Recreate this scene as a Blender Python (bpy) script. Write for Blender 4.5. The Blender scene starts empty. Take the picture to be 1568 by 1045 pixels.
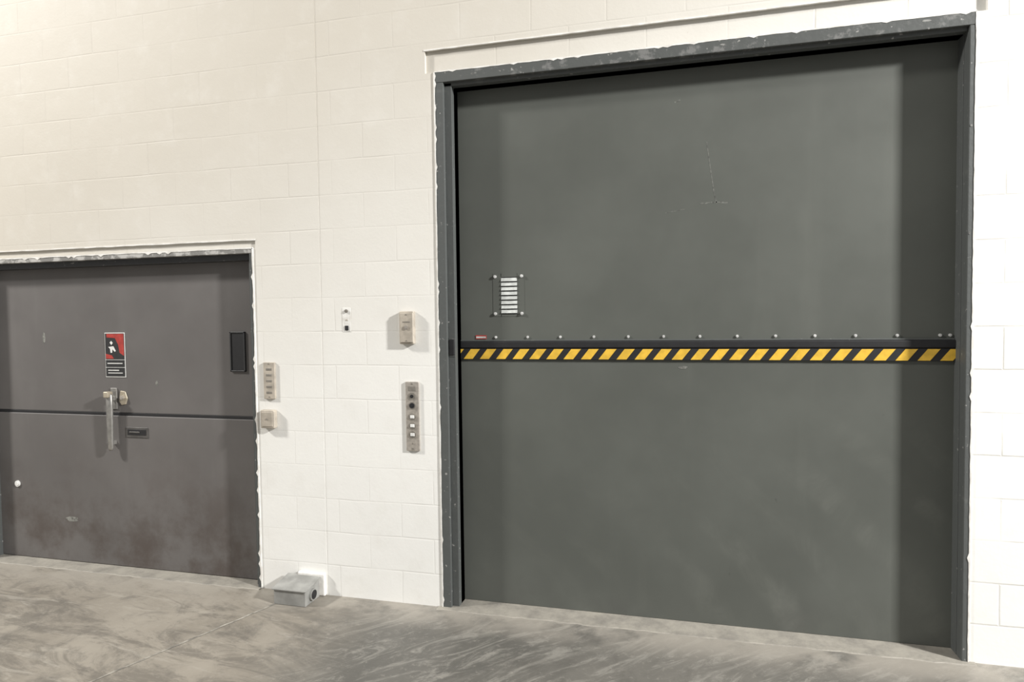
import bpy, bmesh, math, random
from mathutils import Matrix, Vector
random.seed(7)
scene=bpy.context.scene
scene.view_settings.view_transform='Standard'
COL=bpy.context.collection

# ---------------------------------------------------------------- materials
class NT:
    def __init__(s,name,rough=.6,metal=0.0,spec=.5):
        s.m=bpy.data.materials.new(name); s.m.use_nodes=True
        s.t=s.m.node_tree; s.b=s.t.nodes["Principled BSDF"]
        s.b.inputs["Roughness"].default_value=rough
        s.b.inputs["Metallic"].default_value=metal
        s.b.inputs["Specular IOR Level"].default_value=spec
        s.co=s.n("ShaderNodeNewGeometry").outputs["Position"]
    def n(s,t): return s.t.nodes.new(t)
    def l(s,a,b): s.t.links.new(a,b)
    def mapping(s,scale=(1,1,1),rot=(0,0,0),loc=(0,0,0),src=None):
        r=s.n("ShaderNodeMapping"); r.inputs["Rotation"].default_value=rot
        s.l(src or s.co,r.inputs["Vector"])
        m=s.n("ShaderNodeMapping"); m.inputs["Scale"].default_value=scale
        m.inputs["Location"].default_value=loc
        s.l(r.outputs[0],m.inputs["Vector"]); return m.outputs[0]
    def noise(s,scale,detail=4,rough=.55,vec=None,dist=0):
        n=s.n("ShaderNodeTexNoise"); n.inputs["Scale"].default_value=scale
        n.inputs["Detail"].default_value=detail; n.inputs["Roughness"].default_value=rough
        n.inputs["Distortion"].default_value=dist
        s.l(vec or s.co,n.inputs["Vector"]); return n.outputs[0]
    def ramp(s,v,a,b,lo=0.0,hi=1.0):
        r=s.n("ShaderNodeMapRange"); r.interpolation_type='SMOOTHSTEP'
        r.inputs[1].default_value=a; r.inputs[2].default_value=b
        r.inputs[3].default_value=lo; r.inputs[4].default_value=hi
        s.l(v,r.inputs[0]); return r.outputs[0]
    def math(s,op,a,b=None):
        m=s.n("ShaderNodeMath"); m.operation=op
        for i,x in enumerate((a,b)):
            if x is None: continue
            if isinstance(x,(int,float)): m.inputs[i].default_value=x
            else: s.l(x,m.inputs[i])
        return m.outputs[0]
    def mix(s,f,a,b):
        m=s.n("ShaderNodeMix"); m.data_type='RGBA'
        if isinstance(f,(int,float)): m.inputs[0].default_value=f
        else: s.l(f,m.inputs[0])
        for i,x in ((6,a),(7,b)):
            if isinstance(x,tuple): m.inputs[i].default_value=(x[0],x[1],x[2],1)
            else: s.l(x,m.inputs[i])
        return m.outputs[2]
    def sep(s):
        x=s.n("ShaderNodeSeparateXYZ"); s.l(s.co,x.inputs[0]); return x.outputs
    def color(s,c):
        if isinstance(c,tuple): s.b.inputs["Base Color"].default_value=(c[0],c[1],c[2],1)
        else: s.l(c,s.b.inputs["Base Color"])
    def bump(s,h,strength=.3,dist=.01):
        b=s.n("ShaderNodeBump"); b.inputs["Strength"].default_value=strength
        b.inputs["Distance"].default_value=dist; s.l(h,b.inputs["Height"])
        s.l(b.outputs[0],s.b.inputs["Normal"])
def simple(name,c,rough=.5,metal=0,var=.12,scale=30):
    n=NT(name,rough,metal)
    f=n.noise(scale,4)
    d=tuple(v*(1-var*2) for v in c)
    n.color(n.mix(n.ramp(f,.3,.7),d,tuple(min(1,v*(1+var*.4)) for v in c)))
    return n.m

def block_mat(name,phase):
    n=NT(name,.6,0,.2)
    o=n.sep()
    cb=n.n("ShaderNodeCombineXYZ")
    w=n.noise(3.0,2); wob=n.math('MULTIPLY',n.math('SUBTRACT',w,.5),.012)
    n.l(n.math('ADD',n.math('SUBTRACT',o[0],phase-40*.4064),wob),cb.inputs[0])
    n.l(n.math('ADD',n.math('ADD',o[2],.015),wob),cb.inputs[1])
    br=n.n("ShaderNodeTexBrick"); n.l(cb.outputs[0],br.inputs["Vector"])
    br.inputs["Scale"].default_value=1
    br.inputs["Brick Width"].default_value=.4064; br.inputs["Row Height"].default_value=.2032
    br.inputs["Mortar Size"].default_value=.007; br.inputs["Mortar Smooth"].default_value=1.0
    br.inputs["Color1"].default_value=(1,1,1,1); br.inputs["Color2"].default_value=(.96,.96,.96,1)
    br.inputs["Mortar"].default_value=(.98,.98,.98,1); br.inputs["Bias"].default_value=-.2
    fac=br.outputs["Fac"]
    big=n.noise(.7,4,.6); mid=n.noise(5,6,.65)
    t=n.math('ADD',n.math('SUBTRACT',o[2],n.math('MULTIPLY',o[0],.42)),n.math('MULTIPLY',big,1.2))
    light_grad=n.ramp(t,2.1,5.0,0,1)
    base=n.mix(light_grad,(.82,.815,.785),(.575,.54,.475))  # dimmer, warmer light towards the top left, painted into the wall colour
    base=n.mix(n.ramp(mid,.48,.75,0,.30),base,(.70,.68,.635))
    mask=n.ramp(n.noise(1.9,4,.6),.38,.62,.10,1)
    east=n.ramp(o[0],0,1.2,.40,1)
    jm=n.math('MULTIPLY',fac,n.math('ADD',n.math('MULTIPLY',mask,east),.06))
    col=n.mix(n.math('MULTIPLY',jm,.30),base,(.46,.43,.385))
    mx=n.n("ShaderNodeMix"); mx.data_type='RGBA'; mx.blend_type='MULTIPLY'; mx.inputs[0].default_value=.6
    n.l(col,mx.inputs[6]); n.l(br.outputs["Color"],mx.inputs[7])
    sp=n.ramp(n.noise(38,2),.76,.80,0,.4)
    n.color(n.mix(sp,mx.outputs[2],(.42,.38,.33)))
    h=n.math('ADD',n.math('MULTIPLY',jm,-.9),n.math('MULTIPLY',n.noise(60,5,.7),.3))
    h=n.math('ADD',h,n.math('MULTIPLY',n.noise(7,4),.8))
    n.bump(h,.34,.006)
    return n.m
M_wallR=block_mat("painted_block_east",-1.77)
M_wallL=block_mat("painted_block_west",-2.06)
n=NT("caulk_paint",.55); n.color(n.mix(n.ramp(n.noise(14,4),.4,.65),(.78,.77,.74),(.64,.62,.58))); n.bump(n.noise(50,4),.4,.004); M_caulk=n.m

def door_mat(name,base,scuff,grime,swirl,rough=.42,gz=.5):
    n=NT(name,rough,0,.35); o=n.sep()
    a=n.noise(1.1,5,.6); b=n.noise(1.0,4,.55,n.mapping((5,5,.5)))
    c=n.noise(1.1,6,.7,None,2.0)
    light=tuple(v*1.10 for v in base); dark=tuple(v*.90 for v in base)
    col=n.mix(n.ramp(a,.3,.7),dark,light)
    col=n.mix(n.ramp(b,.58,.8,0,.18),col,scuff)
    wv=n.n("ShaderNodeTexWave"); wv.inputs["Scale"].default_value=.7; wv.inputs["Distortion"].default_value=9
    wv.inputs["Detail"].default_value=5; wv.inputs["Detail Scale"].default_value=.8
    n.l(n.mapping((1.5,1,.7),(0,.75,0)),wv.inputs["Vector"])
    low=n.math('MULTIPLY',n.ramp(o[2],1.35,.7,0,swirl),n.ramp(o[0],-.3,.4,.3,1))
    col=n.mix(n.math('MULTIPLY',n.ramp(wv.outputs["Fac"],.35,1),n.math('MULTIPLY',low,n.ramp(c,.40,.75))),col,scuff)
    gm=n.math('MULTIPLY',n.ramp(o[2],gz,.0,0,1),n.ramp(n.noise(2.6,6,.65),.42,.68))
    col=n.mix(n.math('MULTIPLY',gm,grime[3]),col,grime[:3])
    col=n.mix(n.ramp(n.noise(13,3,.6),.74,.80,0,.45),col,tuple(v*.45 for v in base))
    n.color(col)
    n.l(n.ramp(n.noise(3,4),.3,.7,rough-.04,rough+.10),n.b.inputs["Roughness"])
    n.bump(n.math('ADD',n.noise(1.8,3),n.math('MULTIPLY',n.noise(120,2),.03)),.10,.02)
    return n.m
M_doorR=door_mat("freight_door_grey_paint",(.099,.105,.094),(.165,.17,.152),(.075,.075,.07,.4),.5,.48,gz=.25)
M_doorL=door_mat("service_door_grey_paint",(.135,.127,.123),(.21,.205,.20),(.070,.053,.045,.75),.2,gz=1.0)
def frame_mat(name,base,chip,amt):
    n=NT(name,.5); o=n.noise(11,6,.7)
    c=n.mix(n.ramp(o,.60-.1*amt,.70-.1*amt,0,.8),base,chip)
    c=n.mix(n.ramp(n.noise(40,4),.66,.72,0,.6),c,(.45,.44,.42))
    n.color(c); n.bump(n.noise(18,5),.4,.006); return n.m
M_frame=frame_mat("frame_grey_paint",(.082,.088,.086),(.11,.115,.11),.2)
M_frameTop=frame_mat("frame_chipped_paint",(.085,.09,.087),(.19,.19,.185),.7)
M_frameL=frame_mat("frame_chipped_bare",(.20,.195,.185),(.52,.51,.49),1.3)
M_jambdark=frame_mat("jamb_dark",(.035,.036,.038),(.07,.07,.07),.2)
M_black=simple("black_rubber",(.012,.012,.014),.6)
M_dark=simple("dark_recess",(.02,.02,.021),.6)
M_yellow=simple("safety_yellow",(.76,.47,.05),.45,0,.10,25)
M_steel=simple("brushed_stainless",(.54,.50,.45),.4,.6,.1,60)
M_plate=simple("beige_steel_plate",(.50,.45,.38),.45,.2,.12,20)
M_plateD=simple("plate_dark_trim",(.27,.25,.22),.5,.3)
M_galv=simple("galvanized_steel",(.36,.36,.345),.5,.3,.15,9)
M_white=simple("white_label",(.75,.75,.73),.5,0,.06)
M_red=simple("red_label",(.42,.045,.035),.5)
M_bolt=simple("zinc_bolt",(.75,.75,.74),.35,.3)
M_brass=simple("pale_worn_brass",(.52,.46,.36),.4,.4)
M_handle=simple("worn_steel_handle",(.36,.35,.33),.38,.6)
M_bar=simple("dull_slot_steel",(.12,.115,.11),.45,.4)
M_slat=simple("vent_slat_grey",(.56,.58,.56),.5,.1)
M_chip=simple("chipped_primer",(.24,.24,.23),.6,0,.35,50)
M_scr=simple("paint_scratch",(.16,.165,.15),.5,0,.3,60)
M_scr2=simple("pale_scuff",(.24,.24,.22),.6,0,.3,60)

# floor
n=NT("worn_concrete",.5,0,.35); o=n.sep()
bg=n.noise(.8,6,.65)
st=n.noise(1.0,8,.75,n.mapping((1.5,5.0,1),(0,0,.20)),.8)
st1=n.noise(1.0,8,.75,n.mapping((1.8,12,1),(0,0,.08)),.6)
st2=n.noise(1.0,8,.78,n.mapping((2.0,7.5,1),(0,0,-.75)),1.6)
mott=n.noise(5,8,.75,None,.6)
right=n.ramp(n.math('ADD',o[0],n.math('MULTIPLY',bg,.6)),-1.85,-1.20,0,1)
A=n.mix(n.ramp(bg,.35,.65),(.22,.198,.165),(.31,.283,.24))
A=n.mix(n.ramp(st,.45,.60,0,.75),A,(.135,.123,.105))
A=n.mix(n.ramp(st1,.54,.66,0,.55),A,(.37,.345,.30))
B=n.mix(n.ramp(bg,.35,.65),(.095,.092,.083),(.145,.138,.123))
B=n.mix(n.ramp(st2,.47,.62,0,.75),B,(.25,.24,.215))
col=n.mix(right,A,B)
col=n.mix(n.ramp(mott,.50,.68,0,.5),col,(.09,.085,.076))
col=n.mix(n.ramp(n.noise(22,6,.8),.55,.68,0,.35),col,(.36,.34,.30))
edge=n.math('MULTIPLY',n.ramp(o[1],-.35,-.05,0,.75),n.ramp(n.noise(3,5,.6),.3,.56))
col=n.mix(edge,col,(.33,.305,.265))
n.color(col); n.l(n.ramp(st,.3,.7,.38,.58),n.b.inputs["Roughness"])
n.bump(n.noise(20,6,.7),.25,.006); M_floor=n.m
n=NT("sill_concrete",.7); n.color(n.mix(n.ramp(n.noise(6,6,.7),.35,.7),(.31,.29,.25),(.20,.187,.165))); n.bump(n.noise(30,5),.4,.006); M_sill=n.m
M_joint=simple("floor_joint_filler",(.33,.31,.27),.8,0,.3,18)

# ---------------------------------------------------------------- mesh helpers
def mk(name,bm,mat,parent=None,smooth=False):
    me=bpy.data.meshes.new(name); bm.normal_update(); bm.to_mesh(me); bm.free()
    for m in (mat if isinstance(mat,list) else [mat]): me.materials.append(m)
    if smooth:
        for p in me.polygons: p.use_smooth=True
    ob=bpy.data.objects.new(name,me); COL.objects.link(ob)
    if parent: ob.parent=parent
    return ob
def empty(name,loc=(0,0,0)):
    e=bpy.data.objects.new(name,None); e.empty_display_size=.1; COL.objects.link(e); return e
def addbox(bm,x0,x1,y0,y1,z0,z1,mi=0):
    vs=[bm.verts.new((x,y,z)) for x in (x0,x1) for y in (y0,y1) for z in (z0,z1)]
    for f in ((0,1,3,2),(4,6,7,5),(0,4,5,1),(2,3,7,6),(0,2,6,4),(1,5,7,3)):
        fc=bm.faces.new([vs[i] for i in f]); fc.material_index=mi
def box(name,x0,x1,y0,y1,z0,z1,mat,parent=None,bev=0):
    bm=bmesh.new(); addbox(bm,x0,x1,y0,y1,z0,z1); bmesh.ops.recalc_face_normals(bm,faces=bm.faces)
    ob=mk(name,bm,mat,parent)
    if bev:
        b=ob.modifiers.new("b","BEVEL"); b.width=bev; b.segments=3
    return ob
def boxes(name,lst,mat,parent=None,bev=0):
    bm=bmesh.new()
    for b in lst: addbox(bm,*b)
    bmesh.ops.recalc_face_normals(bm,faces=bm.faces)
    ob=mk(name,bm,mat,parent)
    if bev:
        b=ob.modifiers.new("b","BEVEL"); b.width=bev; b.segments=2
    return ob
def prism(bm,pts,y0,y1):
    a=[bm.verts.new((x,y0,z)) for x,z in pts]; b=[bm.verts.new((x,y1,z)) for x,z in pts]
    bm.faces.new(a); bm.faces.new(b[::-1]); k=len(pts)
    for i in range(k): bm.faces.new((a[i],b[i],b[(i+1)%k],a[(i+1)%k]))
def addcyl(bm,x,z,r,y0,y1,seg=20,dome=0):
    pts=[(x+r*math.cos(2*math.pi*i/seg),z+r*math.sin(2*math.pi*i/seg)) for i in range(seg)]
    prism(bm,pts,y0,y1)
    if dome:
        prism(bm,[(x+(px-x)*.6,z+(pz-z)*.6) for px,pz in pts],y0-dome,y0)
def cyls(name,lst,mat,parent=None,dome=0):
    bm=bmesh.new()
    for c in lst: addcyl(bm,*c,dome=dome)
    bmesh.ops.recalc_face_normals(bm,faces=bm.faces)
    return mk(name,bm,mat,parent)
def polys(name,lst,y0,y1,mat,parent=None):
    bm=bmesh.new()
    for p in lst: prism(bm,p,y0,y1)
    bmesh.ops.recalc_face_normals(bm,faces=bm.faces)
    return mk(name,bm,mat,parent)

# ---------------------------------------------------------------- room shell
XL,XR,ZT=-1.3135,1.3537,3.07
DL0,DL1,DZ=-4.80,-2.5224,2.13
xs=[-8.5,-4.83,DL0,DL1,-2.505,-2.065,-2.055,-1.37,XL,XR,1.40,5.5]
zs=[0,DZ,2.183,ZT,3.20,5.6]
bm=bmesh.new()
for i in range(len(xs)-1):
    for k in range(len(zs)-1):
        a,b,c,d=xs[i],xs[i+1],zs[k],zs[k+1]
        xm,zm=(a+b)/2,(c+d)/2
        if XL<xm<XR and zm<ZT: continue
        if DL0<xm<DL1 and zm<DZ: continue
        f=0.0
        if -1.37<xm<1.40 and ZT<zm<3.20: f=.020
        if -4.83<xm<-2.505 and DZ<zm<2.183: f=.012
        if -2.065<xm<-2.055: f=.0010
        addbox(bm,a,b,f,.3,c,d,0 if xm>-2.06 else 1)
bmesh.ops.recalc_face_normals(bm,faces=bm.faces)
mk("wall_back",bm,[M_wallR,M_wallL])
box("floor",-8.5,5.5,-7,.32,-.15,0,M_floor)
def lip(name,x0,x1,z,amp,y0,y1):
    up=[];k=int((x1-x0)/.06)
    for i in range(k+1): up.append((x0+(x1-x0)*i/k, z+random.uniform(0,amp)))
    dn=[(x,z-.005-random.uniform(0,amp)) for x,_ in up][::-1]
    return polys(name,[up+dn],y0,y1,M_caulk)
lip("trim_1",-1.375,1.40,3.201,.002,-.003,.01)
lip("trim_2",-4.83,-2.503,2.184,.003,-.003,.008)

def ragged(name,pts,w_out,w_in,y0,y1,parent,step=.022):
    bm=bmesh.new()
    for (x0,z0,x1,z1,nx,nz) in pts:
        L=math.hypot(x1-x0,z1-z0); k=max(2,int(L/step)); v=0
        A=[];B=[]; wo=w_out*.7
        for i in range(k+1):
            t=i/k; x=x0+(x1-x0)*t; z=z0+(z1-z0)*t
            v=v*.6+random.uniform(0,w_in)*.4
            wi=v+(random.random()<.06)*w_in*1.3
            wo=wo*.8+.2*w_out*random.uniform(.4,1)
            A.append((x+nx*wi,z+nz*wi)); B.append((x-nx*wo,z-nz*wo))
        for i in range(k): prism(bm,[A[i],A[i+1],B[i+1],B[i]],y0,y1)
    bmesh.ops.remove_doubles(bm,verts=bm.verts,dist=1e-5)
    bmesh.ops.recalc_face_normals(bm,faces=bm.faces)
    return mk(name,bm,M_caulk,parent)

# ---------------------------------------------------------------- big freight door frame
FL,FR,FT=-1.262,1.328,3.010
YD=.12
fr=empty("trim_3")
boxes("face_jambs",[(XL,FL,-.004,.06,0,FT),(FR,XR,-.004,.06,0,FT)],M_frame,fr,.003)
boxes("face_head",[(XL,XR,-.005,.06,FT,ZT)],M_frameTop,fr,.003)
boxes("stops",[(FL,-1.221,.02,.13,0,FT),(FR-.001,FR+.012,.06,.13,0,FT),(FL,FR,.02,.13,2.993,FT+.01)],M_frame,fr,.002)
boxes("jamb_backs",[(XL-.02,-1.221,.06,.2,0,FT),(FR,XR+.02,.06,.2,0,FT+.03),(XL,XR,.06,.2,2.993,ZT)],M_jambdark,fr)
box("latch_slot",-1.254,-1.224,.010,.03,1.47,1.56,M_black,fr,.003)
boxes("latch_rim",[(-1.258,-1.222,.017,.021,1.46,1.57)],M_frameTop,fr)
ragged("paint_edge",[(XL,0,XL,ZT,1,0),(XR,0,XR,ZT,-1,0),(XL,ZT,XR,ZT,0,-1)],.006,.005,-.0065,.004,fr)
polys("head_chips",[[(x+w*math.cos(a)*random.uniform(.4,1),z+.008*math.sin(a)*random.uniform(.3,1)) for a in [i*.7 for i in range(9)]] for x,z,w in ((-1.08,3.04,.03),(.24,3.045,.02),(1.15,3.05,.03),(1.338,2.55,.008),(1.335,2.05,.010))],-.0055,-.003,M_chip,fr)

# ---------------------------------------------------------------- big door
d=empty("door_1")
box("lower_panel",-1.225,1.335,YD,YD+.04,.004,1.445,M_doorR,d,.003)
box("upper_panel",-1.225,1.335,YD+.004,YD+.044,1.50,3.03,M_doorR,d,.003)
box("rubber_astragal",-1.221,1.335,YD-.018,YD+.02,1.506,1.545,M_black,d,.006)
box("astragal_strip",-1.221,1.335,YD-.008,YD+.02,1.545,1.553,M_frame,d,.002)
box("stripe_backing",-1.221,1.335,YD-.012,YD+.01,1.440,1.504,M_black,d,.002)
P=[];x=-1.30;z0,z1=1.4425,1.500;w=.055;pitch=.0985
def clip(poly,c,s):
    out=[]
    for i in range(len(poly)):
        a,b=poly[i],poly[(i+1)%len(poly)]
        ia,ib=s*(a[0]-c)>=0,s*(b[0]-c)>=0
        if ia: out.append(a)
        if ia!=ib:
            t=(c-a[0])/(b[0]-a[0]); out.append((c,a[1]+t*(b[1]-a[1])))
    return out
while x<1.36:
    q=[(x,z0),(x+w,z0),(x+w+.045,z1),(x+.045,z1)]
    q=clip(q,-1.219,1); q=clip(q,1.333,-1) if q else q
    if len(q)>=3: P.append(q)
    x+=pitch
polys("hazard_stripes",P,YD-.0135,YD-.011,M_yellow,d)
bx=[-1.008+.1894*i for i in range(13)]+[1.308]
cyls("bolts",[(x,1.568,.0075,YD-.002,YD+.01) for x in bx],M_bolt,d,.002)
box("warning_label",-1.130,-1.066,YD+.001,YD+.006,1.558,1.580,M_red,d)
boxes("warning_label_text",[(-1.127,-1.069,YD+.0,YD+.002,1.563,1.573)],M_slat,d)
# vent
boxes("vent_frame",[(-1.022,-.972,YD+.0025,YD+.006,1.688,1.935),(-.878,-.836,YD+.0025,YD+.006,1.688,1.935),(-.975,-.876,YD+.0025,YD+.006,1.915,1.935),(-.975,-.876,YD+.0025,YD+.006,1.688,1.700)],M_doorR,d)
box("vent_void",-.974,-.876,YD+.003,YD+.006,1.698,1.917,M_dark,d)
bm=bmesh.new()
for i in range(8):
    z=1.707+i*.0262
    vs=[bm.verts.new(v) for v in ((-.972,YD-.004,z),(-.878,YD-.004,z),(-.878,YD+.003,z+.019),(-.972,YD+.003,z+.019),(-.972,YD-.001,z-.001),(-.878,YD-.001,z-.001),(-.878,YD+.006,z+.017),(-.972,YD+.006,z+.017))]
    for f in ((0,1,2,3),(7,6,5,4),(0,4,5,1),(2,6,7,3),(1,5,6,2),(0,3,7,4)): bm.faces.new([vs[j] for j in f])
bmesh.ops.recalc_face_normals(bm,faces=bm.faces)
mk("vent_slats",bm,M_slat,d)
cyls("vent_bolts",[(x,z,.009,YD-.006,YD+.01) for x in (-1.008,-.850) for z in (1.704,1.918)],M_bolt,d,.003)
def strip(pts,w):
    out=[]
    for i in range(len(pts)-1):
        (xa,za),(xb,zb)=pts[i],pts[i+1]; L=math.hypot(xb-xa,zb-za); nx,nz=-(zb-za)/L*w/2,(xb-xa)/L*w/2
        out.append([(xa-nx,za-nz),(xb-nx,zb-nz),(xb+nx,zb+nz),(xa+nx,za+nz)])
    return out
S=strip([(.13,2.275),(.21,2.279),(.27,2.272)],.008)+strip([(.215,2.27),(.20,2.34),(.175,2.52),(.165,2.60)],.005)+strip([(-.05,2.235),(.05,2.25)],.004)+strip([(.0,2.82),(.03,2.83)],.007)
polys("scratches",S,YD+.0036,YD+.0045,M_scr,d)
polys("pale_scuff",[[(.04+.028*math.cos(a)*random.uniform(.7,1),1.40+.008*math.sin(a)) for a in [i*.45 for i in range(14)]]],YD-.001,YD+.002,M_scr2,d)

# ---------------------------------------------------------------- left door frame + door
YL=.10
fr=empty("trim_4")
boxes("face_head",[(DL0,DL1,-.004,.05,2.098,DZ)],M_frameL,fr,.003)
boxes("face_jambs",[(-2.548,DL1,-.002,.05,0,2.10),(DL0,-4.765,-.003,.05,0,2.10)],M_frame,fr,.002)
boxes("inner_head",[(DL0,DL1,.03,.15,2.060,2.10)],M_jambdark,fr,.002)  # dark strip set back below the head, far darker than the side jambs
boxes("inner_jambs",[(-2.580,DL1,.035,.15,0,2.07),(DL0,-4.745,.035,.15,0,2.07)],M_frame,fr,.002)
boxes("jamb_backs",[(-2.580,DL1+.02,.15,.25,0,DZ),(DL0-.02,-4.76,.15,.25,0,DZ),(DL0,DL1,.15,.25,2.05,DZ)],M_jambdark,fr)
ragged("paint_edge",[(DL1,0,DL1,DZ,-1,0),(DL0,DZ,DL1,DZ,0,-1)],.006,.008,-.0065,.004,fr)

d=empty("door_2")
box("lower_panel",-4.76,-2.575,YL-.008,YL+.04,.006,1.046,M_doorL,d,.005)
box("upper_panel",-4.76,-2.575,YL-.001,YL+.036,1.066,2.08,M_doorL,d,.004)
box("seam_gap",-4.75,-2.58,YL+.010,YL+.045,1.04,1.07,M_black,d)
box("seam_rubber",-4.755,-2.578,YL-.003,YL+.01,1.0455,1.0665,M_black,d,.002)
# vertical pull handle
bm=bmesh.new()
prof=[(1.205,.014),(1.19,.024),(1.10,.026),(1.0,.024),(.90,.022),(.83,.020),(.812,.012)]
rings=[]
for z,r in prof:
    rings.append([bm.verts.new((-3.71+r*math.cos(a*math.pi/8),YL-.045+r*.6*math.sin(a*math.pi/8),z)) for a in range(16)])
for a,b in zip(rings,rings[1:]):
    for i in range(16): bm.faces.new((a[i],a[(i+1)%16],b[(i+1)%16],b[i]))
bm.faces.new(rings[0]); bm.faces.new(rings[-1][::-1]); bmesh.ops.recalc_face_normals(bm,faces=bm.faces)
mk("pull_handle",bm,M_handle,d,True)
boxes("handle_standoffs",[(-3.722,-3.698,YL-.045,YL+.0,1.15,1.18),(-3.722,-3.698,YL-.045,YL-.004,.85,.875)],M_handle,d,.003)
boxes("handle_backplate",[(-3.735,-3.685,YL-.010,YL,1.09,1.235)],M_handle,d,.003)
box("latch_block",-3.730,-3.693,YL-.075,YL-.03,1.175,1.215,M_brass,d,.006)
bm=bmesh.new()
prism(bm,[(-3.668,1.145),(-3.648,1.118),(-3.612,1.125),(-3.598,1.165),(-3.615,1.212),(-3.655,1.218)],YL-.009,YL)
bmesh.ops.recalc_face_normals(bm,faces=bm.faces); o1=mk("lock_escutcheon",bm,M_brass,d); b=o1.modifiers.new("b","BEVEL"); b.width=.004; b.segments=2
cyls("lock_cylinder",[(-3.633,1.17,.015,YL-.022,YL-.008)],M_steel,d,.003)
box("slot_plate",-3.615,-3.435,YL-.012,YL-.006,.900,.970,M_bar,d,.002)
boxes("slot_openings",[(-3.60,-3.45,YL-.014,YL-.008,.918,.956)],M_black,d,.001)
box("slot_bar",-3.585,-3.50,YL-.017,YL-.012,.932,.942,M_bar,d,.002)
boxes("recessed_pull",[(-2.772,-2.672,YL-.008,YL,1.362,1.605)],M_black,d,.004)
boxes("recessed_pull_rim",[(-2.778,-2.768,YL-.012,YL,1.355,1.612),(-2.676,-2.666,YL-.012,YL,1.355,1.612),(-2.778,-2.666,YL-.012,YL,1.603,1.612),(-2.778,-2.666,YL-.012,YL,1.355,1.364)],M_jambdark,d,.002)
cyls("white_plug",[(-4.58,.533,.022,YL-.016,YL-.004)],M_white,d,.003)
polys("paint_chips_upper",[[( -4.30+.012*math.cos(a),1.58+.04*math.sin(a)) for a in [i*.9 for i in range(7)]],[(-3.36+.010*math.cos(a),1.27+.02*math.sin(a)) for a in [i*.9 for i in range(7)]]],YL-.0018,YL+.0015,M_scr2,d)
polys("paint_chips_lower",[[(-4.10+.07*math.cos(a)*random.uniform(.6,1),.305+.022*math.sin(a)*random.uniform(.6,1)) for a in [i*.7 for i in range(9)]]],YL-.0088,YL-.005,M_scr2,d)

# warning sign on left door
s=empty("elevator_warning_sign")
yS=YL-.0015
box("sign_plate",-3.773,-3.607,yS-.003,yS,1.308,1.612,M_white,s,.001)
box("pictogram_panel",-3.768,-3.612,yS-.0042,yS-.003,1.430,1.607,M_dark,s)
polys("pictogram_red",[[(-3.755,1.604),(-3.615,1.604),(-3.615,1.455),(-3.650,1.475),(-3.660,1.53),(-3.685,1.575),(-3.755,1.58)],[(-3.765,1.435),(-3.70,1.435),(-3.715,1.458),(-3.765,1.468)]],yS-.0052,yS-.004,M_red,s)
polys("pictogram_figure",[[(-3.730,1.545),(-3.716,1.556),(-3.704,1.542),(-3.716,1.528)],[(-3.742,1.515),(-3.70,1.520),(-3.680,1.487),(-3.69,1.482),(-3.708,1.500),(-3.712,1.475),(-3.724,1.475),(-3.728,1.502)]],yS-.0058,yS-.005,M_white,s)
boxes("text_panel",[(-3.768,-3.612,yS-.0042,yS-.003,1.378,1.426),(-3.768,-3.612,yS-.0042,yS-.003,1.314,1.374)],M_dark,s)
boxes("text_lines",[(-3.755,-3.63,yS-.005,yS-.004,1.400,1.406),(-3.75,-3.66,yS-.005,yS-.004,1.353,1.359),(-3.75,-3.63,yS-.005,yS-.004,1.335,1.340)],M_white,s)

# ---------------------------------------------------------------- sills
def sill(name,x0,x1,yf,yb):
    k=60; front=[]
    for i in range(k+1): front.append((x0+(x1-x0)*i/k, yf+random.uniform(-.006,.006)))
    bm=bmesh.new()
    t=[bm.verts.new((x,y,.004)) for x,y in front]; b0=[bm.verts.new((x,y-.004,.0)) for x,y in front]; bk=[bm.verts.new((x,yb,.004)) for x,y in front]
    for i in range(k):
        bm.faces.new((t[i],t[i+1],bk[i+1],bk[i])); bm.faces.new((b0[i],b0[i+1],t[i+1],t[i]))
    bmesh.ops.recalc_face_normals(bm,faces=bm.faces)
    return mk(name,bm,M_sill)
sill("trim_5",XL-.03,XR+.03,-.035,.3)
sill("trim_6",DL0,DL1,-.03,.3)
bm=bmesh.new()
pa,pb=Vector((-2.30,-.17)),Vector((-3.1,-2.25)); k=50; L=[];R=[]
dr=(pb-pa).normalized(); nn=Vector((-dr.y,dr.x))
for i in range(k+1):
    c=pa.lerp(pb,i/k)+nn*random.uniform(-.003,.003); w=.005+random.uniform(0,.004)
    a=c+nn*w;b=c-nn*w
    L.append(bm.verts.new((a.x,a.y,.0015)));R.append(bm.verts.new((b.x,b.y,.0015)))
for i in range(k): bm.faces.new((L[i],L[i+1],R[i+1],R[i]))
bmesh.ops.recalc_face_normals(bm,faces=bm.faces)
mk("floor_joint",bm,M_joint)

# ---------------------------------------------------------------- wall fittings
def screws(par,pts,y,r=.004): cyls("screws",[(x,z,r,y-.002,y+.004) for x,z in pts],M_plateD,par)
p=empty("elevator_indicator_panel")
box("faceplate",-2.462,-2.384,-.014,0,1.198,1.424,M_plate,p,.003)
boxes("indicator_windows",[(-2.443,-2.403,-.0155,-.012,1.230+i*.036,1.245+i*.036) for i in range(5)],M_plateD,p,.002)
screws(p,[(-2.423,1.210),(-2.423,1.414)],-.014)
p=empty("card_reader_box")
box("housing",-2.478,-2.380,-.035,0,1.018,1.132,M_plate,p,.008)
box("reader_face",-2.468,-2.390,-.038,-.03,1.030,1.120,M_plate,p,.003)
cyls("keyhole",[(-2.430,1.076,.006,-.041,-.036)],M_plateD,p)
p=empty("key_switch_box")
box("back_box",-1.545,-1.455,-.03,0,1.535,1.725,M_plate,p,.006)
box("cover",-1.538,-1.458,-.036,-.028,1.545,1.715,M_plate,p,.003)
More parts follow.
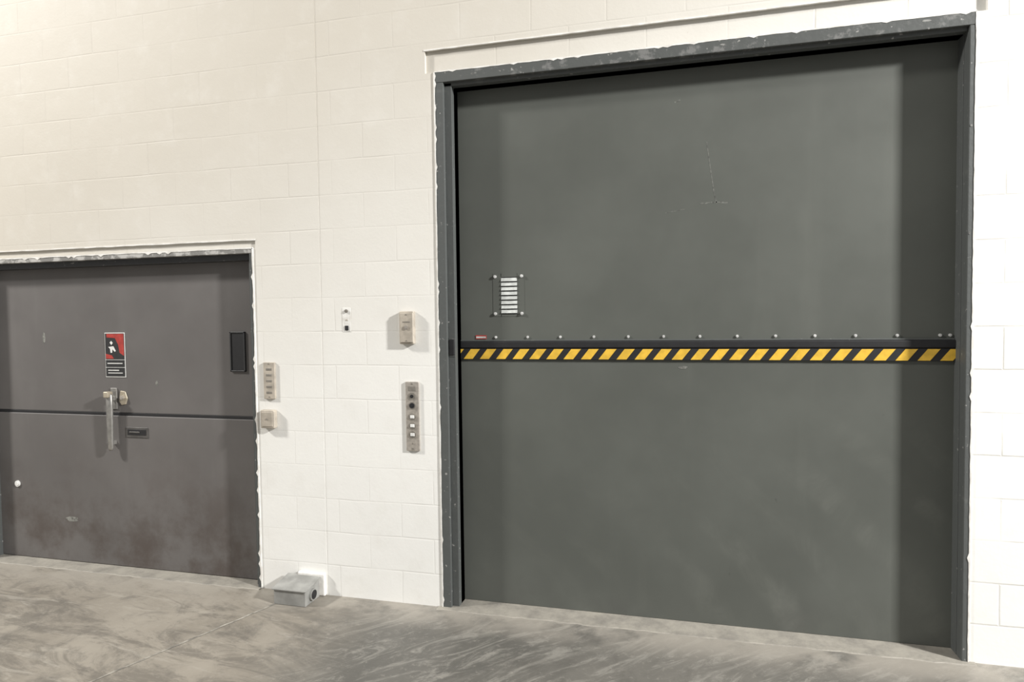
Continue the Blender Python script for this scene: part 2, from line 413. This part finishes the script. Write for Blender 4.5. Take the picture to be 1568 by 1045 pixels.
boxes("cover_marks",[(-1.520,-1.476,-.0372,-.035,1.66,1.666)],M_plateD,p)
cyls("key_switch",[(-1.498,1.632,.012,-.042,-.034)],M_steel,p,.002)
screws(p,[(-1.498,1.705),(-1.498,1.555)],-.036)
p=empty("elevator_call_panel")
box("faceplate",-1.521,-1.438,-.012,0,.911,1.316,M_steel,p,.003)
box("nameplate",-1.503,-1.456,-.0135,-.01,1.262,1.290,M_plateD,p,.001)
bt=[1.232,1.178,1.112,1.060,1.008]
cyls("button_rings",[(-1.4795,z,.021,-.016,-.010) for z in bt],M_plateD,p,.001)
cyls("buttons",[(-1.4795,bt[0],.010,-.020,-.014),(-1.4795,bt[1],.015,-.020,-.014)],M_black,p,.001)
boxes("lit_buttons",[(-1.492,-1.467,-.021,-.014,z-.009,z+.009) for z in bt[2:]],M_white,p,.002)
screws(p,[(-1.4795,.925),(-1.4795,.955),(-1.4795,1.303)],-.012,.005)
p=empty("wall_switch_plate")
box("plate",-1.922,-1.866,-.002,0,1.608,1.750,M_caulk,p,.0015)
cyls("pilot_lamp",[(-1.893,1.732,.010,-.009,-.001)],M_plateD,p,.002)
cyls("screw_mid",[(-1.893,1.678,.005,-.004,-.001)],M_plate,p)
box("key_slot",-1.904,-1.882,-.007,-.001,1.617,1.645,M_black,p,.002)

# ---------------------------------------------------------------- floor junction box
p=empty("floor_junction_box")
def hexa(bm,b,t):
    vb=[bm.verts.new(v) for v in b]; vt=[bm.verts.new(v) for v in t]
    bm.faces.new(vb[::-1]); bm.faces.new(vt)
    for i in range(4): bm.faces.new((vb[i],vb[(i+1)%4],vt[(i+1)%4],vt[i]))
bm=bmesh.new()
hexa(bm,[(-2.31,-.185,0),(-2.10,-.185,0),(-2.10,-.03,0),(-2.31,-.03,0)],[(-2.31,-.185,.092),(-2.10,-.185,.092),(-2.10,-.03,.118),(-2.31,-.03,.118)])
bmesh.ops.recalc_face_normals(bm,faces=bm.faces)
o1=mk("box_body",bm,M_galv,p); b=o1.modifiers.new("b","BEVEL"); b.width=.004; b.segments=2
bm=bmesh.new()
hexa(bm,[(-2.318,-.193,.090),(-2.092,-.193,.090),(-2.092,-.02,.119),(-2.318,-.02,.119)],[(-2.318,-.193,.095),(-2.092,-.193,.095),(-2.092,-.02,.124),(-2.318,-.02,.124)])
bmesh.ops.recalc_face_normals(bm,faces=bm.faces); mk("box_lid",bm,M_galv,p)
box("wall_bracket",-2.25,-2.065,-.030,0,0,.140,M_caulk,p,.010)
def xcyl(name,x0,x1,y,z,r,mat):
    bm=bmesh.new(); s_=24
    a=[bm.verts.new((x0,y+r*math.cos(i*2*math.pi/s_),z+r*math.sin(i*2*math.pi/s_))) for i in range(s_)]
    c=[bm.verts.new((x1,y+r*math.cos(i*2*math.pi/s_),z+r*math.sin(i*2*math.pi/s_))) for i in range(s_)]
    bm.faces.new(a); bm.faces.new(c[::-1])
    for i in range(s_): bm.faces.new((a[i],a[(i+1)%s_],c[(i+1)%s_],c[i]))
    bmesh.ops.recalc_face_normals(bm,faces=bm.faces); return mk(name,bm,mat,p)
xcyl("conduit_collar",-2.10,-2.085,-.115,.050,.034,M_galv)
xcyl("conduit_opening",-2.09,-2.083,-.115,.050,.027,M_black)

# ---------------------------------------------------------------- lights
def area(name,loc,tgt,sx,sy,power,col):
    l=bpy.data.lights.new(name,'AREA'); l.shape='RECTANGLE'; l.size=sx; l.size_y=sy; l.energy=power; l.color=col
    o=bpy.data.objects.new(name,l); o.location=loc
    o.rotation_euler=(Vector(tgt)-Vector(loc)).to_track_quat('-Z','Y').to_euler(); COL.objects.link(o)
area("ceiling_light_east",(8.6,-3.6,6.1),(0,0,1.6),.6,.6,2100,(1,.985,.96))
area("ceiling_light_west",(-10.2,-3.6,7.6),(-3.5,0,1.2),.8,.8,1150,(1,.97,.92))
w=bpy.data.worlds.new("w"); scene.world=w; w.use_nodes=True
w.node_tree.nodes["Background"].inputs[0].default_value=(1,.985,.96,1)
w.node_tree.nodes["Background"].inputs[1].default_value=.38

# ---------------------------------------------------------------- camera
cd=bpy.data.cameras.new("camera"); cd.sensor_width=36; cd.lens=36*982.4/1568
co=bpy.data.objects.new("camera",cd); COL.objects.link(co)
R=Matrix.Rotation(.2493,4,'Z')@Matrix.Rotation(math.pi/2-.0369,4,'X')@Matrix.Rotation(-.0126,4,'Z')
co.matrix_world=Matrix.Translation((0,-3.4596,1.6822))@R
cd.clip_start=.05
scene.camera=co
